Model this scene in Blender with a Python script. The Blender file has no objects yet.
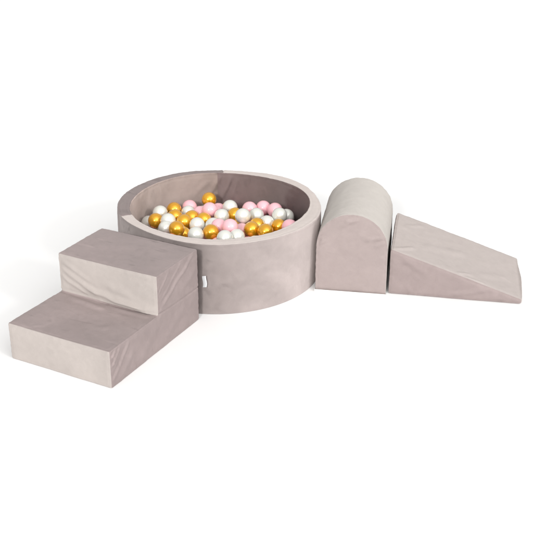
import bpy, math, random
import numpy as np
from mathutils import Vector, Matrix

S = bpy.context.scene
C = S.collection

# ---------------------------------------------------------------- camera
PITCH, YAW, ROLL, FPX, CX, CY = -0.4028, 0.0414, -0.0016, 979.92, 258.727, 234.624
fw = Vector((math.sin(YAW)*math.cos(PITCH), math.cos(YAW)*math.cos(PITCH), math.sin(PITCH)))
ri = Vector((math.cos(YAW), -math.sin(YAW), 0))
up = ri.cross(fw)
r2 = ri*math.cos(ROLL) + up*math.sin(ROLL)
u2 = up*math.cos(ROLL) - ri*math.sin(ROLL)
cam = bpy.data.objects.new('camera', bpy.data.cameras.new('camera'))
C.objects.link(cam)
M = Matrix((( r2.x, u2.x, -fw.x, 0.0), (r2.y, u2.y, -fw.y, -3.98426), (r2.z, u2.z, -fw.z, 1.84772), (0, 0, 0, 1)))
cam.matrix_world = M
cam.data.sensor_width = 36
cam.data.lens = FPX/533*36
cam.data.shift_x = (266.5-CX)/533
cam.data.shift_y = (CY-266.5)/533
cam.data.clip_end = 200
S.camera = cam

# ---------------------------------------------------------------- studio light
w = bpy.data.worlds.new('World'); S.world = w; w.use_nodes = True
nt = w.node_tree; bg = nt.nodes['Background']
# white studio: soft light from every side, with a broad bright lobe added high at the front right
geo = nt.nodes.new('ShaderNodeTexCoord')
KEY = Vector((.34, -.76, .60)).normalized()
dot = nt.nodes.new('ShaderNodeVectorMath'); dot.operation = 'DOT_PRODUCT'; dot.inputs[1].default_value = KEY
nt.links.new(geo.outputs['Generated'], dot.inputs[0])
cl = nt.nodes.new('ShaderNodeMath'); cl.operation = 'MAXIMUM'; cl.inputs[1].default_value = 0
nt.links.new(dot.outputs['Value'], cl.inputs[0])
pw = nt.nodes.new('ShaderNodeMath'); pw.operation = 'POWER'; pw.inputs[1].default_value = 6
nt.links.new(cl.outputs[0], pw.inputs[0])
ma = nt.nodes.new('ShaderNodeMath'); ma.operation = 'MULTIPLY_ADD'; ma.inputs[1].default_value = 2.5; ma.inputs[2].default_value = .62
nt.links.new(pw.outputs[0], ma.inputs[0]); nt.links.new(ma.outputs[0], bg.inputs['Strength'])
bg.inputs['Color'].default_value = (1.0, 0.995, 0.985, 1)
S.view_settings.view_transform = 'Standard'
S.view_settings.look = 'None'
S.view_settings.exposure = 0.0
S.view_settings.gamma = 1.0

def snoot(name, loc, target, radius, power, cone):
    L = bpy.data.lights.new(name, 'SPOT'); L.shadow_soft_size = radius; L.energy = power
    L.spot_size = math.radians(cone); L.spot_blend = .6; L.color = (1, .985, .96)
    o = bpy.data.objects.new(name, L); C.objects.link(o); o.location = loc
    o.rotation_euler = (Vector(target)-Vector(loc)).to_track_quat('-Z', 'Y').to_euler()
snoot('studio_lamp', (-16.0, -49.0, 24.5), (0, 2, 0), 3.3, 44000, 40)
snoot('studio_lamp', (36.5, -35.5, 25.0), (0, 2, 0), 3.3, 24000, 40)

# ---------------------------------------------------------------- numpy noise
_rs = np.random.RandomState(7)
_perm = _rs.permutation(256); _perm = np.concatenate([_perm, _perm, _perm])
_grad = _rs.normal(size=(256, 3)); _grad /= np.linalg.norm(_grad, axis=1)[:, None]
def gnoise(P, f=1.0, off=0.0):
    """gradient noise, about -1..1; f may be a 3-vector"""
    P = np.asarray(P)*np.asarray(f, float)+off
    i = np.floor(P).astype(int); r = P-i; u = r*r*r*(r*(r*6-15)+10)
    out = 0
    for dx in (0, 1):
        for dy in (0, 1):
            for dz in (0, 1):
                h = _perm[_perm[_perm[(i[:, 0]+dx) & 255]+((i[:, 1]+dy) & 255)]+((i[:, 2]+dz) & 255)]
                g = _grad[h]; d = r-np.array([dx, dy, dz])
                wx = u[:, 0] if dx else 1-u[:, 0]; wy = u[:, 1] if dy else 1-u[:, 1]; wz = u[:, 2] if dz else 1-u[:, 2]
                out = out+wx*wy*wz*(g*d).sum(1)
    return out*1.6

def segdist(P, a, b):
    a = np.array(a, float); b = np.array(b, float); d = b-a
    t = np.clip(((P-a)@d)/(d@d), 0, 1)
    return np.linalg.norm(P-(a+t[:, None]*d), axis=1), t
def folds(P, lst):
    """soft fabric folds: (start, end, width, height); a ridge with a shallow valley on both sides"""
    out = np.zeros(len(P))
    P = P+.006*np.stack([gnoise(P, 14, 1.5), gnoise(P, 14, 21.5), gnoise(P, 14, 41.5)], 1)
    for a, b, wd, h in lst:
        d, t = segdist(P, a, b)
        x = d/wd; h = h*1.4
        out += h*(1-1.0*x*x)*np.exp(-x*x)*np.clip(np.minimum(t, 1-t)*5+.15, 0, 1)
    return out

# ---------------------------------------------------------------- objects
def link_mesh(name, V, F, mat, parent=None, smooth=True):
    me = bpy.data.meshes.new(name)
    me.from_pydata([tuple(map(float, v)) for v in V], [], [tuple(map(int, f)) for f in F])
    me.update()
    if smooth: me.polygons.foreach_set('use_smooth', [True]*len(me.polygons))
    me.materials.append(mat)
    o = bpy.data.objects.new(name, me); C.objects.link(o)
    if parent: o.parent = parent
    return o
def thing(name, label, cat, loc, rz=0, group=None):
    o = bpy.data.objects.new(name, None); C.objects.link(o)
    o.location = loc; o.rotation_euler = (0, 0, rz); o.empty_display_size = .05
    o['label'] = label; o['category'] = cat
    if group: o['group'] = group
    return o
def grid_faces(nu, nv, flip=False):
    i, j = np.meshgrid(np.arange(nu-1), np.arange(nv-1), indexing='ij')
    a = (i*nv+j).ravel(); F = np.stack([a, a+nv, a+nv+1, a+1], 1)
    return F[:, ::-1] if flip else F

# ---------------------------------------------------------------- materials
def node(nt, t, **k):
    n = nt.nodes.new(t)
    for a, b in k.items(): setattr(n, a, b)
    return n
def math_n(nt, op, a, b=None, c=None):
    n = node(nt, 'ShaderNodeMath', operation=op)
    for i, x in enumerate((a, b, c)):
        if x is None: continue
        if isinstance(x, (int, float)): n.inputs[i].default_value = x
        else: nt.links.new(x, n.inputs[i])
    return n.outputs[0]
def vec_n(nt, op, a, b=None, scale=None):
    n = node(nt, 'ShaderNodeVectorMath', operation=op)
    for i, x in enumerate((a, b)):
        if x is None: continue
        if isinstance(x, tuple): n.inputs[i].default_value = x
        else: nt.links.new(x, n.inputs[i])
    if scale is not None:
        if isinstance(scale, (int, float)): n.inputs['Scale'].default_value = scale
        else: nt.links.new(scale, n.inputs['Scale'])
    return n.outputs[0]
BASE = (0.385, 0.320, 0.310)        # pile seen upright
PALE = (0.500, 0.440, 0.412)        # same velvet, sheen of flat-lying pile put into the colour
DARK = (0.290, 0.228, 0.222)        # same velvet, shade of facing pile put into the colour
def velvet(name, nap, k=.55, base=BASE, sheen=.06, seed=0.0):  # base differs per panel: light and shade of the nap put into the colour
    """short pile velvet. The pile leans along nap (object space; 'cw'/'ccw' = round the z axis),
    so the shading normal leans with it, unevenly where hands have brushed it."""
    m = bpy.data.materials.new(name); m.use_nodes = True; nt = m.node_tree; L = nt.links
    b = nt.nodes['Principled BSDF']
    tc = node(nt, 'ShaderNodeTexCoord'); P = tc.outputs['Object']
    if nap in ('cw', 'ccw'):
        sx = node(nt, 'ShaderNodeSeparateXYZ'); L.new(P, sx.inputs[0])
        s = 1 if nap == 'ccw' else -1
        cb = node(nt, 'ShaderNodeCombineXYZ')
        L.new(math_n(nt, 'MULTIPLY', sx.outputs[1], -s), cb.inputs[0]); L.new(math_n(nt, 'MULTIPLY', sx.outputs[0], s), cb.inputs[1])
        nv = vec_n(nt, 'NORMALIZE', cb.outputs[0])
    else:
        cb = node(nt, 'ShaderNodeCombineXYZ')
        for i in range(3): cb.inputs[i].default_value = nap[i]
        nv = cb.outputs[0]
    off = vec_n(nt, 'ADD', P, (seed, seed*1.7, seed*.6))
    def noise(scale, detail=3, rough=.55, dist=0.0, v=off):
        n = node(nt, 'ShaderNodeTexNoise'); n.inputs['Scale'].default_value = scale
        n.inputs['Detail'].default_value = detail; n.inputs['Roughness'].default_value = rough
        n.inputs['Distortion'].default_value = dist
        L.new(v, n.inputs['Vector']); return n
    big = noise(3.4, 3, .5, .8)
    mid = noise(17, 4, .6, 1.2)
    fine = noise(900, 2, .6)
    # leaning amount: broad patches and brushed streaks
    amt = math_n(nt, 'MULTIPLY_ADD', big.outputs['Fac'], 1.2, .15)
    amt = math_n(nt, 'MULTIPLY', amt, -k*1.25)      # the lit flanks of the pile face back against its lean
    lean = vec_n(nt, 'SCALE', nv, None, amt)
    side = vec_n(nt, 'SCALE', vec_n(nt, 'SUBTRACT', mid.outputs['Color'], (.5, .5, .5)), None, .30)
    lean = vec_n(nt, 'ADD', lean, side)
    # finger and brush marks: short strokes where the pile was pushed over
    mp = node(nt, 'ShaderNodeMapping'); mp.inputs['Rotation'].default_value = (.5, .6, .7); mp.inputs['Scale'].default_value = (1, 3.2, 1.6)
    L.new(off, mp.inputs[0])
    st = noise(9, 2, .5, .6, mp.outputs[0])
    ms = node(nt, 'ShaderNodeMapRange', interpolation_type='SMOOTHSTEP'); ms.inputs[1].default_value = .57; ms.inputs[2].default_value = .68
    L.new(st.outputs['Fac'], ms.inputs[0])
    lean = vec_n(nt, 'ADD', lean, vec_n(nt, 'SCALE', vec_n(nt, 'SUBTRACT', st.outputs['Color'], (.62, .42, .5)), None, math_n(nt, 'MULTIPLY', ms.outputs[0], 1.0)))
    vt = node(nt, 'ShaderNodeVectorTransform', vector_type='VECTOR', convert_from='OBJECT', convert_to='WORLD')
    L.new(lean, vt.inputs[0])
    bump = node(nt, 'ShaderNodeBump'); bump.inputs['Strength'].default_value = .25; bump.inputs['Distance'].default_value = .0006
    L.new(fine.outputs['Fac'], bump.inputs['Height'])
    N = vec_n(nt, 'NORMALIZE', vec_n(nt, 'ADD', bump.outputs[0], vt.outputs[0]))
    L.new(N, b.inputs['Normal'])
    mix = node(nt, 'ShaderNodeMix', data_type='RGBA')
    mix.inputs[6].default_value = (*[c*.87 for c in base], 1); mix.inputs[7].default_value = (*[min(1, c*1.12) for c in base], 1)
    fl = math_n(nt, 'MULTIPLY_ADD', noise(330, 3, .7).outputs['Fac'], .9, -.2)
    L.new(math_n(nt, 'MULTIPLY_ADD', noise(30, 5, .65, .5).outputs['Fac'], .6, math_n(nt, 'MULTIPLY', fl, .8)), mix.inputs[0])
    L.new(mix.outputs[2], b.inputs['Base Color'])
    b.inputs['Roughness'].default_value = .85
    b.inputs['Specular IOR Level'].default_value = .15
    b.inputs['Sheen Weight'].default_value = sheen
    b.inputs['Sheen Roughness'].default_value = .38
    b.inputs['Sheen Tint'].default_value = (1.0, .95, .91, 1)
    return m
def plain(name, col, rough=.5, metal=0.0, **k):
    m = bpy.data.materials.new(name); m.use_nodes = True; b = m.node_tree.nodes['Principled BSDF']
    b.inputs['Base Color'].default_value = (*col, 1); b.inputs['Roughness'].default_value = rough; b.inputs['Metallic'].default_value = metal
    for a, v in k.items(): b.inputs[a.replace('_', ' ')].default_value = v
    return m
def ball_mat(name, c1, c2, rough, metal, coat):
    """blown plastic with faint cloudy pigment"""
    m = plain(name, c1, rough, metal); nt = m.node_tree; b = nt.nodes['Principled BSDF']
    oi = node(nt, 'ShaderNodeObjectInfo'); tc = node(nt, 'ShaderNodeTexCoord')
    n = node(nt, 'ShaderNodeTexNoise'); n.inputs['Scale'].default_value = 45; n.inputs['Detail'].default_value = 4
    nt.links.new(vec_n(nt, 'ADD', tc.outputs['Object'], oi.outputs['Location']), n.inputs['Vector'])
    mix = node(nt, 'ShaderNodeMix', data_type='RGBA'); mix.inputs[6].default_value = (*c1, 1); mix.inputs[7].default_value = (*c2, 1)
    f = math_n(nt, 'MULTIPLY_ADD', oi.outputs['Random'], .5, math_n(nt, 'MULTIPLY', n.outputs['Fac'], .6))
    nt.links.new(f, mix.inputs[0]); nt.links.new(mix.outputs[2], b.inputs['Base Color'])
    bp = node(nt, 'ShaderNodeBump'); bp.inputs['Strength'].default_value = .12; bp.inputs['Distance'].default_value = .001
    nt.links.new(n.outputs['Fac'], bp.inputs['Height']); nt.links.new(bp.outputs[0], b.inputs['Normal'])
    b.inputs['Coat Weight'].default_value = coat; b.inputs['Coat Roughness'].default_value = .13
    return m
FLOOR = plain('white_floor', (.915, .915, .915), .6, 0, Specular_IOR_Level=.1)
WHITE_CLOTH = plain('white_cloth', (.82, .82, .80), .9)
SEAM = plain('seam_thread', (.30, .235, .235), .9, 0, Sheen_Weight=.3)

# ---------------------------------------------------------------- the surface it all stands on
fl = link_mesh('floor', [(-30, -12, 0), (30, -12, 0), (30, 40, 0), (-30, 40, 0)], [(0, 1, 2, 3)], FLOOR, smooth=False)
fl['kind'] = 'structure'

# ---------------------------------------------------------------- cushioned prism
def fine_lin(a, b, step=.006, edge=.02, fstep=.0022, e0=True, e1=True):
    L = b-a
    if L < edge*2.2: return np.linspace(a, b, max(3, int(L/fstep)+1))
    t = [np.linspace(a, a+edge, int(edge/fstep)+1)[:-1]] if e0 else []
    s, e = (a+edge if e0 else a), (b-edge if e1 else b)
    mid = np.linspace(s, e, max(2, int((e-s)/step)+1))
    t.append(mid[:-1] if e1 else mid)
    if e1: t.append(np.linspace(b-edge, b, int(edge/fstep)+1))
    return np.concatenate(t)
def closest_on_poly(Q, poly):
    n = len(poly); best = np.full(len(Q), 1e9); out = Q.copy(); inside = np.zeros(len(Q), bool)
    for i in range(n):
        a = poly[i]; b = poly[(i+1) % n]; d = b-a
        t = np.clip(((Q-a)@d)/max(d@d, 1e-12), 0, 1); c = a+t[:, None]*d
        e = ((Q-c)**2).sum(1); m = e < best; best[m] = e[m]; out[m] = c[m]
        cond = (a[1] > Q[:, 1]) != (b[1] > Q[:, 1])
        with np.errstate(divide='ignore', invalid='ignore'):
            xi = (b[0]-a[0])*(Q[:, 1]-a[1])/(b[1]-a[1])+a[0]
        inside ^= cond & (Q[:, 0] < xi)
    out[inside] = Q[inside]
    return out
def inset_poly(poly, r):
    n = len(poly); out = []
    for i in range(n):
        p0, p1, p2 = poly[i-1], poly[i], poly[(i+1) % n]
        d1 = (p1-p0)/np.linalg.norm(p1-p0); d2 = (p2-p1)/np.linalg.norm(p2-p1)
        n1 = np.array([-d1[1], d1[0]]); n2 = np.array([-d2[1], d2[0]])
        m = n1+n2; m = m/(m@m)*2
        out.append(p1+m*r)
    return np.array(out)
def poly_edge_dist(Q, poly):
    best = np.full(len(Q), 1e9)
    for i in range(len(poly)):
        d, _ = segdist(np.c_[Q, np.zeros(len(Q))], (*poly[i], 0), (*poly[(i+1) % len(poly)], 0)); best = np.minimum(best, d)
    return best
class Prism:
    """profile poly (a,b) counter-clockwise, extruded 0..W; to3(a,b,w) gives local xyz. Every panel of the
    cover is its own mesh; the corners are rounded and the cloth is displaced along the surface."""
    def __init__(s, poly, W, r, to3, disp, parent, corners=None):
        s.poly = np.array(poly, float); s.W = W; s.r = r; s.to3 = to3; s.disp = disp; s.parent = parent
        s.ins = inset_poly(s.poly, r); s.corners = s.poly if corners is None else np.array(corners, float)
    def finish(s, name, A, B, Wc, nu, nv, mat, de, flip):
        Q = np.stack([A, B], 1)
        c = closest_on_poly(Q, s.ins); wc = np.clip(Wc, s.r, s.W-s.r)
        p = np.c_[Q, Wc]; q = np.c_[c, wc]; n = p-q; n /= np.maximum(np.linalg.norm(n, axis=1), 1e-9)[:, None]
        p = q+s.r*n
        X = s.to3(p); N = s.to3(n, vec=True)
        h = s.disp(X, N, de)
        X = X+N*h[:, None]
        X[:, 2] = np.maximum(X[:, 2], .0005)
        return link_mesh(name, X, grid_faces(nu, nv, flip), mat, s.parent)
    def wall(s, name, pts, mat, flip=False):
        pts = np.array(pts, float); ws = fine_lin(0, s.W)
        nu, nv = len(pts), len(ws)
        A = np.repeat(pts[:, 0], nv); B = np.repeat(pts[:, 1], nv); Wc = np.tile(ws, nu)
        de = np.minimum(Wc, s.W-Wc)
        for cx, cy in s.corners: de = np.minimum(de, np.hypot(A-cx, B-cy))
        return s.finish(name, A, B, Wc, nu, nv, mat, de, flip)
    def cap(s, name, As, lo, hi, w, mat, flip=False, nb=None):
        """As: samples of a; lo(a), hi(a) bounds of b"""
        T = fine_lin(0, 1, .02, .09, .012) if nb is None else nb
        nu, nv = len(As), len(T)
        A = np.repeat(As, nv); l = np.repeat([lo(a) for a in As], nv); h = np.repeat([hi(a) for a in As], nv)
        B = l+(h-l)*np.tile(T, nu); Wc = np.full(len(A), float(w))
        de = poly_edge_dist(np.stack([A, B], 1), s.poly)
        return s.finish(name, A, B, Wc, nu, nv, mat, de, flip)
def seg(p, q, **k):
    p = np.array(p, float); q = np.array(q, float); L = np.linalg.norm(q-p); t = fine_lin(0, L, **k)/L
    return p+t[:, None]*(q-p)
def cloth(X, N, de, seed, low=.0022, mid=.0009, pucker=.0011):
    h = low*gnoise(X, 5.0, seed)+mid*gnoise(X, 17.0, seed+3)+.0004*gnoise(X, 42.0, seed+5)
    h += pucker*gnoise(X, 60.0, seed+9)*np.exp(-de/.018)*np.clip(X[:, 2]/.05, .08, 1)
    h += .0013*np.exp(-(de/.0028)**2)-.0009*np.exp(-((de-.009)/.0042)**2)
    return h
def tube(name, pts, rad, mat, parent, ns=6):
    pts = [Vector(p) for p in pts]; V = []; F = []
    for i, p in enumerate(pts):
        t = (pts[min(i+1, len(pts)-1)]-pts[max(i-1, 0)]).normalized()
        a = t.orthogonal().normalized() if i == 0 else (a-t*a.dot(t)).normalized()
        b = t.cross(a)
        for k in range(ns):
            q = 2*math.pi*k/ns; V.append(p+a*math.cos(q)*rad+b*math.sin(q)*rad)
    for i in range(len(pts)-1):
        for k in range(ns):
            F.append((i*ns+k, i*ns+(k+1) % ns, (i+1)*ns+(k+1) % ns, (i+1)*ns+k))
    return link_mesh(name, V, F, mat, parent)

# ================================================================ foam steps
# local frame: x to the right (0 = right hand side), y to the back, z up
SW, SD1, SD2, SH1, SH2 = .456, .305, .2845, .149, .3085
SD = SD1+SD2
steps = thing('foam_steps', 'two-step foam stair block in taupe velvet, left of the round ball pit', 'foam steps', (-.3937, -1.0116, 0), -.5336)
def st3(p, vec=False):
    return np.stack([p[:, 2] if vec else p[:, 2]-SW, p[:, 0], p[:, 1]], 1)
S_FOLDS = [
 # upper riser: slack cloth running from its left end down to the right
 ((-.44, SD1, .245), (-.27, SD1, .168), .014, .0032), ((-.45, SD1, .215), (-.31, SD1, .158), .011, .0030),
 ((-.43, SD1, .275), (-.30, SD1, .215), .012, .0022), ((-.34, SD1, .185), (-.06, SD1, .158), .013, .0048),
 ((-.24, SD1, .225), (-.10, SD1, .195), .020, .0020),
 # lower tread just in front of the riser
 ((-.40, SD1-.03, SH1), (-.20, SD1-.045, SH1), .016, .0030), ((-.20, SD1-.02, SH1), (-.02, SD1-.03, SH1), .012, .0022),
 ((-.36, .03, SH1), (-.33, .05, SH1), .010, .0016), ((-.16, .12, SH1), (-.11, .15, SH1), .02, .0015),
 # right side of the upper block: a few drag lines from the front seam
 ((0, SD1+.012, .166), (0, SD-.03, .300), .012, .0036), ((0, SD1+.015, .195), (0, SD1+.17, .302), .008, .0022),
 ((0, SD1+.008, .228), (0, SD1+.075, .292), .006, .0024), ((0, SD1+.15, .18), (0, SD-.01, .245), .024, .0022),
 # right side of the lower block
 ((0, .005, .118), (0, .032, .143), .0055, .0040), ((0, .006, .085), (0, .058, .140), .0065, .0036),
 ((0, .010, .025), (0, .115, .138), .011, .0034), ((0, .045, .006), (0, .14, .085), .017, .0022), ((0, .18, .02), (0, .31, .12), .026, .0020),
 ((0, .33, .03), (0, .50, .11), .025, .0018),
]
def sdisp(X, N, de):
    h = cloth(X, N, de, 11.0)+folds(X, S_FOLDS)
    h *= np.where(np.abs(N[:, 2]+1) < .2, 0, 1)
    side = np.abs(N[:, 0]) > .7
    # seam between the upper and the lower block round the sides and the back
    zs = SH1+.010*np.sin(X[:, 1]*9)*.6
    b = (side & (X[:, 1] > SD1)) | (N[:, 1] > .7)
    h += np.where(b, -.0030*np.exp(-((X[:, 2]-zs)/.004)**2)+.0012*np.exp(-((X[:, 2]-zs-.010)/.007)**2), 0)
    # treads give a little in the middle
    top = N[:, 2] > .7
    h += np.where(top, -.004*np.exp(-((X[:, 0]+SW/2)/.17)**2), 0)
    # the loose riser cloth hangs over the lower tread
    rz = (N[:, 1] < -.7) & (X[:, 1] > SD1-.02) & (X[:, 2] > SH1-.01)
    h += np.where(rz, .010*np.exp(-((X[:, 2]-SH1-.012)/.02)**2)*np.clip((X[:, 0]+.30)/.12, 0, 1)*np.clip(-X[:, 0]/.05, 0, 1), 0)
    return h
poly = [(0, 0), (SD, 0), (SD, SH2), (SD1, SH2), (SD1, SH1), (0, SH1)]
pr = Prism(poly, SW, .009, st3, sdisp, steps)
NAP_F = velvet('velvet_riser', (0, -.15, -1), .6, base=(.48, .430, .404), seed=1)  # risers paler, treads and sides darker: nap shading put into the base
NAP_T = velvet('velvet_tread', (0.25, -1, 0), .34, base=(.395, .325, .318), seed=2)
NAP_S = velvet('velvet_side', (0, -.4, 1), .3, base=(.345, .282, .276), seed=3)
NAP_B = velvet('velvet_bottom', (0, 0, -1), .2, seed=4)
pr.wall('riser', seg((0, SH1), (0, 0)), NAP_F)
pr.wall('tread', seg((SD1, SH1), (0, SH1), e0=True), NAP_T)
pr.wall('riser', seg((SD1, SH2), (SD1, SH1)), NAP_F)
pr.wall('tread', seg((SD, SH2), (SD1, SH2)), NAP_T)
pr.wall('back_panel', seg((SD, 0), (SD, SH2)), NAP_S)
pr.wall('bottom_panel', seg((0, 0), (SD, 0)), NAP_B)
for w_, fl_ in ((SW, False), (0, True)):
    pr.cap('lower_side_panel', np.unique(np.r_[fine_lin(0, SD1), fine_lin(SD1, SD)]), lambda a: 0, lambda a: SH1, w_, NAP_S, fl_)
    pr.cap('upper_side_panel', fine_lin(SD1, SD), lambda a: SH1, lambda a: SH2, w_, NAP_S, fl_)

# ================================================================ arched tunnel block
TW, TD, TH = .297, .456, .3575
TR = TW/2
tunnel = thing('arch_block', 'taupe velvet foam block with a rounded half-barrel top, between the ball pit and the wedge', 'foam arch block', (.3920, -.2685, 0), -.2133)
ZC = TH-TR*1.0
def t3(p, vec=False): return np.stack([p[:, 0], p[:, 2], p[:, 1]], 1)     # a = x, b = z, w = y
def tdisp(X, N, de):
    h = cloth(X, N, de, 31.0, .0026, .0010, .0020)
    h += folds(X, [((.115, 0, .325), (.175, 0, .338), .010, .003), ((.10, 0, .30), (.15, 0, .330), .010, .0030), ((.02, 0, .235), (.055, 0, .262), .009, .0030),
                   ((.012, 0, .215), (.05, 0, .240), .009, .0028), ((.20, 0, .245), (.285, 0, .262), .012, .0018), ((.24, 0, .215), (.285, 0, .245), .009, .0022),
                   ((.03, .05, .28), (.10, .35, .335), .03, .0015)])
    return h*np.where(N[:, 2] < -.8, 0, 1)
arc = [(TR+TR*math.cos(q), ZC+TR*math.sin(q)) for q in np.linspace(0, math.pi, 73)]
poly = [(0, 0), (TW, 0)]+arc
pr = Prism(poly, TD, .008, t3, tdisp, tunnel, corners=[(0, 0), (TW, 0)])
V_TOP = velvet('velvet_arch_top', (0, 1, .1), .5, base=(.47, .44, .413), seed=5)  # paler than the front panel: the nap's sheen is in the base colour
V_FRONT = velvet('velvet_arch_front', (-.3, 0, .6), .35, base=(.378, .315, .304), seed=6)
topc = pr.wall('top_cover', np.r_[seg((TW, 0), (TW, ZC), e1=False)[:-1], np.array(arc), seg((0, ZC), (0, 0), e0=False)[1:]], V_TOP, True)
pr.wall('bottom_panel', seg((0, 0), (TW, 0)), V_FRONT, True)
As = TR-TR*np.cos(np.linspace(0, math.pi, 73))
hi = lambda a: ZC+math.sqrt(max(0, TR*TR-(a-TR)**2))
pr.cap('front_panel', As, lambda a: 0, hi, 0, V_FRONT)
pr.cap('back_panel', As, lambda a: 0, hi, TD, V_FRONT, True)
# white hem of the inner liner showing along the floor
V = []; hp = [(-.002, .02), (-.002, -.006), (TW+.002, -.006), (TW+.002, TD-.02)]
for (x, y) in hp:
    V += [(x, y, .0015), (x, y, .0100)]
hem = link_mesh('liner_hem', V, [(0, 2, 3, 1), (2, 4, 5, 3), (4, 6, 7, 5)], WHITE_CLOTH, tunnel, False)
so = hem.modifiers.new('thickness', 'SOLIDIFY'); so.thickness = .002

# ================================================================ wedge
WW, WL, WH, WE = .423, .5474, .208, .024
wedge = thing('foam_wedge', 'taupe velvet foam ramp sloping down to the right, at the right end of the set', 'foam wedge', (.6960, -.3110, 0), -.2304)
def w3(p, vec=False): return np.stack([p[:, 0], p[:, 2], p[:, 1]], 1)
def wdisp(X, N, de):
    h = cloth(X, N, de, 57.0, .0018, .0008, .0012)
    sl = lambda x: WH+(WE-WH)*x/WL
    h += folds(X, [((.02, .02, sl(.02)), (.10, .10, sl(.1)), .014, .0035), ((.05, .30, sl(.05)), (.13, .37, sl(.13)), .018, .002),
                   ((.28, .015, sl(.28)), (.34, .05, sl(.34)), .012, .003), ((.30, .01, sl(.30)), (.40, .01, sl(.40)), .010, .0025), 
                   ((.12, .14, sl(.12)), (.32, .24, sl(.32)), .035, .0022), ((.36, .08, sl(.36)), (.50, .16, sl(.5)), .03, .002),
                   ((.05, 0, .17), (.16, 0, .10), .02, .002), ((.25, 0, .02), (.42, 0, .055), .014, .0025)])
    h += np.where(N[:, 0] > .8, .009*np.exp(-((X[:, 1]-WW*.45)/.15)**2), 0)
    return h*np.where(N[:, 2] < -.8, 0, 1)
poly = [(0, 0), (WL, 0), (WL, WE), (0, WH)]
pr = Prism(poly, WW, .012, w3, wdisp, wedge)
V_RAMP = velvet('velvet_ramp', (.4, .9, -.1), .5, base=(.435, .388, .370), seed=7)  # ramp lighter than the wedge sides: nap sheen put into the colour
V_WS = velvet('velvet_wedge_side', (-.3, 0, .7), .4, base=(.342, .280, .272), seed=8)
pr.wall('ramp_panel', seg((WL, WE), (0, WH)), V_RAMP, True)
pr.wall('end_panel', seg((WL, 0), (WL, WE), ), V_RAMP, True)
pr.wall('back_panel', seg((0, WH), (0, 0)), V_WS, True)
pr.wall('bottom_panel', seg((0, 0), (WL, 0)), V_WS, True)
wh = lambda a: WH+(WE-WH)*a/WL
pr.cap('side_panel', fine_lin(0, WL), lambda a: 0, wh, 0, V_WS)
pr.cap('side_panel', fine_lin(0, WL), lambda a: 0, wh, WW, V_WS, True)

# ================================================================ ball pit
RO, RI, PH = .45, .389, .304
pit = thing('ball_pit', 'large round ball pit with padded taupe velvet wall, filled with gold, pink and white balls', 'ball pit', (0, 0, 0))
# profile of the padded ring, (radius, z): a rounded bar section
RB = .010
def arcp(cx, cz, r, a0, a1, n=8): return [(cx+r*math.cos(a), cz+r*math.sin(a)) for a in np.linspace(math.radians(a0), math.radians(a1), n)]
outer_p = [(RO, z) for z in np.linspace(.0008, PH-RB, 46)[:-1]]+arcp(RO-RB, PH-RB, RB, 0, 45, 6)
rim_p = arcp(RO-RB, PH-RB, RB, 45, 90, 6)+[(x, PH) for x in np.linspace(RO-RB, RI+RB, 12)[1:-1]]+arcp(RI+RB, PH-RB, RB, 90, 135, 6)
inner_p = arcp(RI+RB, PH-RB, RB, 135, 180, 6)+[(RI, z) for z in np.linspace(PH-RB, .012, 46)[1:]]
tn = np.array([math.cos(-.2133), math.sin(-.2133)])       # direction in which the arch block leans on the pit
P_FOLDS_IN = [((.005, .389, .295), (-.07, .384, .17), .014, .0042), ((.055, .386, .29), (.0, .389, .16), .016, .0050), ((.085, .38, .28), (.05, .386, .17), .013, .0034), ((-.06, .385, .26), (-.13, .368, .19), .016, .0024)]
P_FOLDS_OUT = [((.02, -.45, .06), (.10, -.44, .10), .02, .0016), ((-.05, -.447, .24), (-.02, -.45, .20), .015, .0016), ((.14, -.43, .03), (.20, -.40, .05), .015, .0014),
               ((.19, -.41, .22), (.26, -.37, .17), .02, .0016), ((.05, -.447, .12), (.17, -.417, .20), .03, .0012)]
OUT_TOP = [-0.0079, -0.0032, -0.0063, -0.0005, -0.0081, -0.0027, 0.004, 0.0002, -0.0006, -0.0028, -0.0034]
IN_TOP = [0.0006, -0.0041, -0.0001, -0.0028, -0.0015, 0.0025, 0.0031, 0.0018, 0.0048]
OUT_BASE = [0.0028, -0.0047, -0.0028, -0.009, 0.0047]
def four(A, c): return c[0]+sum(c[2*k-1]*np.cos(k*A)+c[2*k]*np.sin(k*A) for k in range(1, len(c)//2+1))
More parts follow.
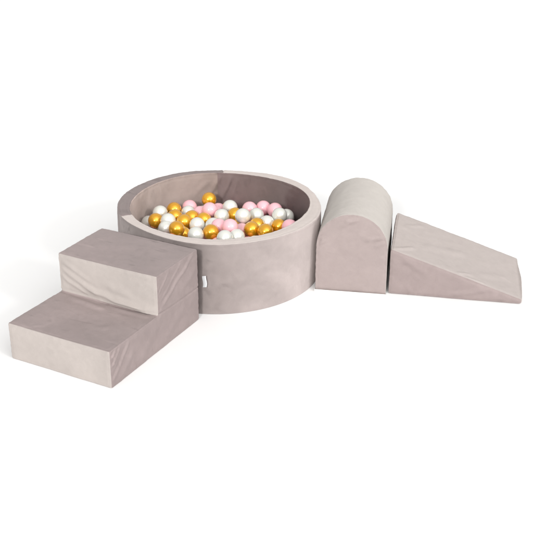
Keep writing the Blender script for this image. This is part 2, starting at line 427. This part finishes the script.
def ring(name, prof, a0, a1, mat, joint=(True, True), closed=False):
    n = int(abs(a1-a0)/.9)+1
    ang = np.radians(np.linspace(a0, a1, n))
    prof = np.array(prof); d = np.gradient(prof, axis=0); nr = np.stack([d[:, 1], -d[:, 0]], 1); nr /= np.linalg.norm(nr, axis=1)[:, None]
    nv = len(prof); A = np.repeat(ang, nv); R = np.tile(prof[:, 0], n); Z = np.tile(prof[:, 1], n)
    NR = np.tile(nr[:, 0], n); NZ = np.tile(nr[:, 1], n)
    f = np.clip((R-RI)/(RO-RI), 0, 1)                     # soft foam ring: not a perfect circle
    do = four(A, OUT_TOP)*Z/PH+four(A, OUT_BASE)*(1-Z/PH)
    R0 = R; R = R+np.clip(do*f+four(A, IN_TOP)*(1-f), -.022, .022)
    X = np.stack([R*np.cos(A), R*np.sin(A), Z], 1); N = np.stack([NR*np.cos(A), NR*np.sin(A), NZ], 1)
    h = .0020*gnoise(X, 4.5, 71)+.0009*gnoise(X, 16, 75)+.0004*gnoise(X, 45, 79)
    # seams where wall, rim and lining meet
    de = np.minimum(np.hypot(R0-(RO-.003), Z-(PH-.003)), np.hypot(R0-(RI+.003), Z-(PH-.003)))
    h += .0012*gnoise(X, 70, 83)*np.exp(-de/.015)+.0010*np.exp(-(de/.003)**2)-.0013*np.exp(-((de-.011)/.005)**2)
    # vertical joins between cover panels
    s = np.minimum(np.abs(A-math.radians(a0)), np.abs(A-math.radians(a1)))*R
    if not closed: h += -.0022*np.exp(-(s/.004)**2)+.0008*np.exp(-((s-.010)/.006)**2)
    h += folds(X, P_FOLDS_IN+P_FOLDS_OUT)
    h *= np.clip((Z-.001)/.01, 0, 1) if name == 'outer_wall' else 1
    X = X+N*h[:, None]
    over = np.maximum(X[:, :2]@tn-.4400, 0)*(X[:, 0] > 0)*(R > .42)*.97
    X[:, :2] -= over[:, None]*tn
    return link_mesh(name, X, grid_faces(n, nv, False), mat, pit)
V_OUT = velvet('velvet_pit_wall', 'ccw', 1.15, base=(.495, .428, .413), seed=9)
V_RIMP = velvet('velvet_rim_front', (.3, 1, 0), .6, base=(.53, .475, .45), seed=10)  # front rim lighter, back rim darker: nap shading painted into one velvet
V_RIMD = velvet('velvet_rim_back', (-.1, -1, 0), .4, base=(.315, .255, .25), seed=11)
V_INP = velvet('velvet_lining_pale', 'cw', 2.0, base=(.66, .54, .495), seed=12)  # bright left and shaded right of the lining put into two base colours
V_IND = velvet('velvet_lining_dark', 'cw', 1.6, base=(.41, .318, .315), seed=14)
SEAM_L, SEAM_B = 197.0, 88.0
ring('outer_wall', outer_p, SEAM_L-360-.0, SEAM_B, V_OUT)
ring('outer_wall', outer_p, SEAM_B, SEAM_L, V_OUT)
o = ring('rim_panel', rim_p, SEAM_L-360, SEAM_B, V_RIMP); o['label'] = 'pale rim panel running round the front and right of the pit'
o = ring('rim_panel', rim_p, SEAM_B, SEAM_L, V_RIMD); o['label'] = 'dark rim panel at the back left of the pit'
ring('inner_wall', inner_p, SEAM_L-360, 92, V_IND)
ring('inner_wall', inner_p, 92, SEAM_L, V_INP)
# padded bottom
n = 96; V = [(0, 0, .012)]; F = []
for j, r in enumerate((.13, .26, .389)):
    for k in range(n): V.append((r*math.cos(2*math.pi*k/n), r*math.sin(2*math.pi*k/n), .012))
for k in range(n):
    k2 = (k+1) % n; F.append((0, 1+k, 1+k2))
    for j in range(2): F.append((1+j*n+k, 1+(j+1)*n+k, 1+(j+1)*n+k2, 1+j*n+k2))
link_mesh('bottom_mat', V, F, velvet('velvet_bottom_mat', (0, 1, 0), .2, seed=13), pit)
# folded white care label sewn into the wall seam
a = math.radians(-99.6); er = Vector((math.cos(a), math.sin(a), 0)); et = Vector((-math.sin(a), math.cos(a), 0))
V = []; F = []
dirv = (er*.55+et*.83).normalized(); p0 = er*.4640
nz = 7
for side in (0, 1):
    for i in range(nz):
        t = i/(nz-1); z = .119+.049*t
        for j in range(5):
            s = j/4; off = et*((-.0006 if side else .0006)*(1+2*math.sin(s*3.1)))
            V.append(p0+dirv*(.019*s)+off+et*.002*math.sin(t*5)+Vector((0, 0, z+.007*s)))
for side in (0, 1):
    b0 = side*nz*5
    for i in range(nz-1):
        for j in range(4):
            f = (b0+i*5+j, b0+i*5+j+1, b0+(i+1)*5+j+1, b0+(i+1)*5+j); F.append(f if side else f[::-1])
for i in range(nz-1): F.append((i*5+4, (i+1)*5+4, nz*5+(i+1)*5+4, nz*5+i*5+4))
link_mesh('care_label', V, F, plain('label_cloth', (.86, .88, .90), .6), pit)

# ================================================================ balls
GOLD = ball_mat('gold_plastic', (.93, .49, .018), (.80, .37, .008), .25, .60, 1)
PEARL = ball_mat('pearl_plastic', (.74, .75, .69), (.83, .83, .78), .32, .25, 1)
PINK = ball_mat('pink_plastic', (.88, .46, .52), (.92, .54, .59), .40, .0, .7)
MATS = {'g': GOLD, 'w': PEARL, 'p': PINK}; WORD = {'g': 'gold', 'w': 'pearl white', 'p': 'pink'}
BR = .0347
def ball_mesh(key):
    V = []; F = []; nu, nv = 40, 24
    for i in range(nv+1):
        t = math.pi*i/nv
        r = BR+(-.00025 if i == nv//2 else 0)                 # the moulding line round the middle
        if i in (0, nv):
            V.append((0, 0, r*math.cos(t))); continue
        for k in range(nu):
            V.append((r*math.sin(t)*math.cos(2*math.pi*k/nu), r*math.sin(t)*math.sin(2*math.pi*k/nu), r*math.cos(t)))
    idx = lambda i, k: 0 if i == 0 else (1+(nv-1)*nu if i == nv else 1+(i-1)*nu+k % nu)
    for i in range(nv):
        for k in range(nu):
            if i == 0: F.append((0, idx(1, k), idx(1, k+1)))
            elif i == nv-1: F.append((idx(i, k), idx(nv, 0), idx(i, k+1)))
            else: F.append((idx(i, k), idx(i+1, k), idx(i+1, k+1), idx(i, k+1)))
    return V, F
PROTO = {}
rnd = random.Random(3)
def ball(kind, x, y, z, label):
    nm = {'g': 'gold_ball', 'w': 'white_ball', 'p': 'pink_ball'}[kind]
    if kind not in PROTO:
        V, F = ball_mesh(kind); o = link_mesh(nm, V, F, MATS[kind]); PROTO[kind] = o
    else:
        o = PROTO[kind].copy(); C.objects.link(o)
    o.location = (x, y, z); o.rotation_euler = (rnd.uniform(0, 6), rnd.uniform(0, 6), rnd.uniform(0, 6))
    o['label'] = label; o['category'] = 'ball'; o['group'] = 'plastic balls in the ball pit'
    return o
VIS=[('g',-0.2908,0.0716,0.1943),('w',-0.2753,0.1544,0.1982),('g',-0.2154,0.2236,0.1865),('g',-0.2064,0.0993,0.2005),('w',-0.2336,0.0330,0.2077),('w',-0.2396,-0.0463,0.2050),('g',-0.1636,0.0285,0.2040),('g',-0.1910,-0.1081,0.2279),('g',-0.1661,-0.0609,0.1821),('w',-0.1084,-0.1729,0.2268),('w',-0.1054,-0.0110,0.2041),('g',-0.1303,0.0991,0.1942),('p',-0.1453,0.2720,0.1774),('w',-0.1493,0.2018,0.1768),('w',-0.3266,0.1228,0.1621),('g',-0.0547,0.2963,0.2050),('p',-0.0507,0.1153,0.2241),('p',-0.0947,0.1595,0.1902),('g',-0.0766,0.0542,0.2010),('g',-0.0441,-0.1447,0.2251),('w',-0.0358,-0.0209,0.2050),('w',0.0412,0.1719,0.2127),('w',0.0028,0.0707,0.2098),('p',-0.0102,-0.0831,0.2254),('p',0.0371,-0.1320,0.2432),('w',0.0140,-0.2386,0.2368),('w',0.0651,-0.1928,0.2217),('g',0.0631,0.1060,0.2015),('w',0.0954,0.0003,0.2387),('p',0.1307,0.1671,0.2050),('w',0.1581,0.0890,0.2050),('p',0.1949,0.2027,0.1950),('p',0.2453,0.1542,0.2023),('w',0.2597,0.0505,0.2186),('w',0.2943,0.1050,0.1908),('g',0.1557,-0.0346,0.2072),('g',0.1311,-0.0999,0.2164),('w',0.2023,0.0168,0.1961),('g',0.1877,-0.1412,0.2222),('g',0.2517,-0.0331,0.1997),('p',0.2950,-0.0855,0.2179),('p',0.0896,-0.0502,0.1888),('g',0.0883,0.0430,0.1833),('p',-0.0113,0.2089,0.1841)]
FILL=[('w',-0.3003,-0.1453,0.1999),('w',0.1402,-0.2153,0.1990),('p',-0.0146,-0.1960,0.1870),('p',-0.0837,-0.1093,0.1786),('g',0.1345,0.2382,0.1750),('g',0.0381,0.2665,0.1720),('p',-0.2256,-0.1296,0.1695),('p',0.1128,-0.1528,0.1691),('g',0.2145,-0.1010,0.1689),('w',-0.0818,0.2298,0.1641),('p',0.2540,0.2269,0.1637),('w',0.1996,0.2787,0.1592),('w',-0.2911,-0.0287,0.1580),('p',0.1157,0.1169,0.1538),('w',0.3010,0.1719,0.1538),('w',-0.2092,-0.0070,0.1535),('w',-0.1466,-0.1492,0.1511),('w',0.1354,0.3082,0.1473),('g',0.1478,-0.0903,0.1465),('g',-0.1169,0.0334,0.1446),('p',0.1858,0.1465,0.1443),('p',0.0257,0.0880,0.1439),('p',0.0414,0.3460,0.1418),('w',0.1860,0.2168,0.1267),('p',-0.3221,0.0726,0.1108),('w',-0.1549,-0.0223,0.1068),('w',-0.2814,0.1486,0.1047),('p',0.0906,0.3246,0.0943)]
LAB = [
 'leftmost gold ball, fully visible beside the left front rim of the pit',
 'pearl white ball just behind the leftmost gold ball, near the pale left lining',
 'gold ball at the back left, beside the leftmost pink ball',
 'half hidden gold ball tucked directly in front of the back left gold ball',
 'pearl white ball just right of the leftmost gold ball',
 'pearl white ball at the front rim, between the two leftmost gold balls',
 'gold ball behind and right of the second gold ball along the left front rim',
 'second gold ball from the left along the front rim, with two bright glints',
 'gold ball almost sunk behind the front rim, left of the front white ball',
 'pearl white ball at the front rim, just left of the front middle gold ball',
 'pearl white ball behind the front rim white ball, among gold balls left of centre',
 'partly covered gold ball below the pearl white ball that hides the leftmost pink ball',
 'leftmost pink ball, at the back behind a pearl white ball',
 'pearl white ball covering the lower part of the leftmost pink ball',
 'pearl white ball at the far left corner, mostly hidden by the leftmost gold ball',
 'gold ball standing highest at the back of the pit, above a pink ball',
 'pink ball directly in front of the highest gold ball',
 'sliver of a pink ball left of the pink ball below the highest gold ball',
 'gold ball just below and left of the pink ball under the highest gold ball',
 'gold ball at the middle of the front rim, left of two touching pink balls',
 'pearl white ball mostly hidden behind the front middle gold ball',
 'pearl white ball highest at the back centre, where the lining turns dark',
 'pearl white ball in the centre, right of the pink ball under the highest gold ball',
 'left one of two touching pink balls at the front centre, partly covered',
 'right one of two touching pink balls at the front centre, fully visible',
 'pearl white ball low at the front rim, below the two touching pink balls',
 'pearl white ball at the front rim, below right of the fully visible front pink ball',
 'gold ball squeezed between two pearl white balls right of the centre',
 'large pearl white ball right of the centre, covering a gold ball on its left',
 'leftmost of three pink balls along the back right',
 'pearl white ball in front of the leftmost of the three back right pink balls',
 'middle one of three pink balls along the back right',
 'rightmost of three pink balls along the back right, behind a pearl white ball',
 'pearl white ball covering the rightmost of the three back right pink balls',
 'pearl white ball farthest right, half hidden behind another white ball by the dark lining',
 'gold ball overlapped from the left by the front right gold ball',
 'front right gold ball with two bright glints, left of the other gold balls there',
 'pearl white ball right of the gold pair, among gold balls near the right front rim',
 'gold ball low at the front rim, below the pearl white ball on the right',
 'gold ball farthest right, beside the rightmost pink ball',
 'rightmost pink ball, partly sunk behind the right front rim',
 'pink ball partly hidden between the fully visible front pink ball and the gold pair',
 'small visible part of a gold ball right of the fully visible front pink ball',
 'sliver of a pink ball right of the pink ball below the highest gold ball',
]

for i, (k, x, y, z) in enumerate(VIS): ball(k, x, y, z, LAB[i])
for k, x, y, z in FILL: ball(k, x, y, z, '%s ball lying deep in the pit, under the top layer of balls' % WORD[k])
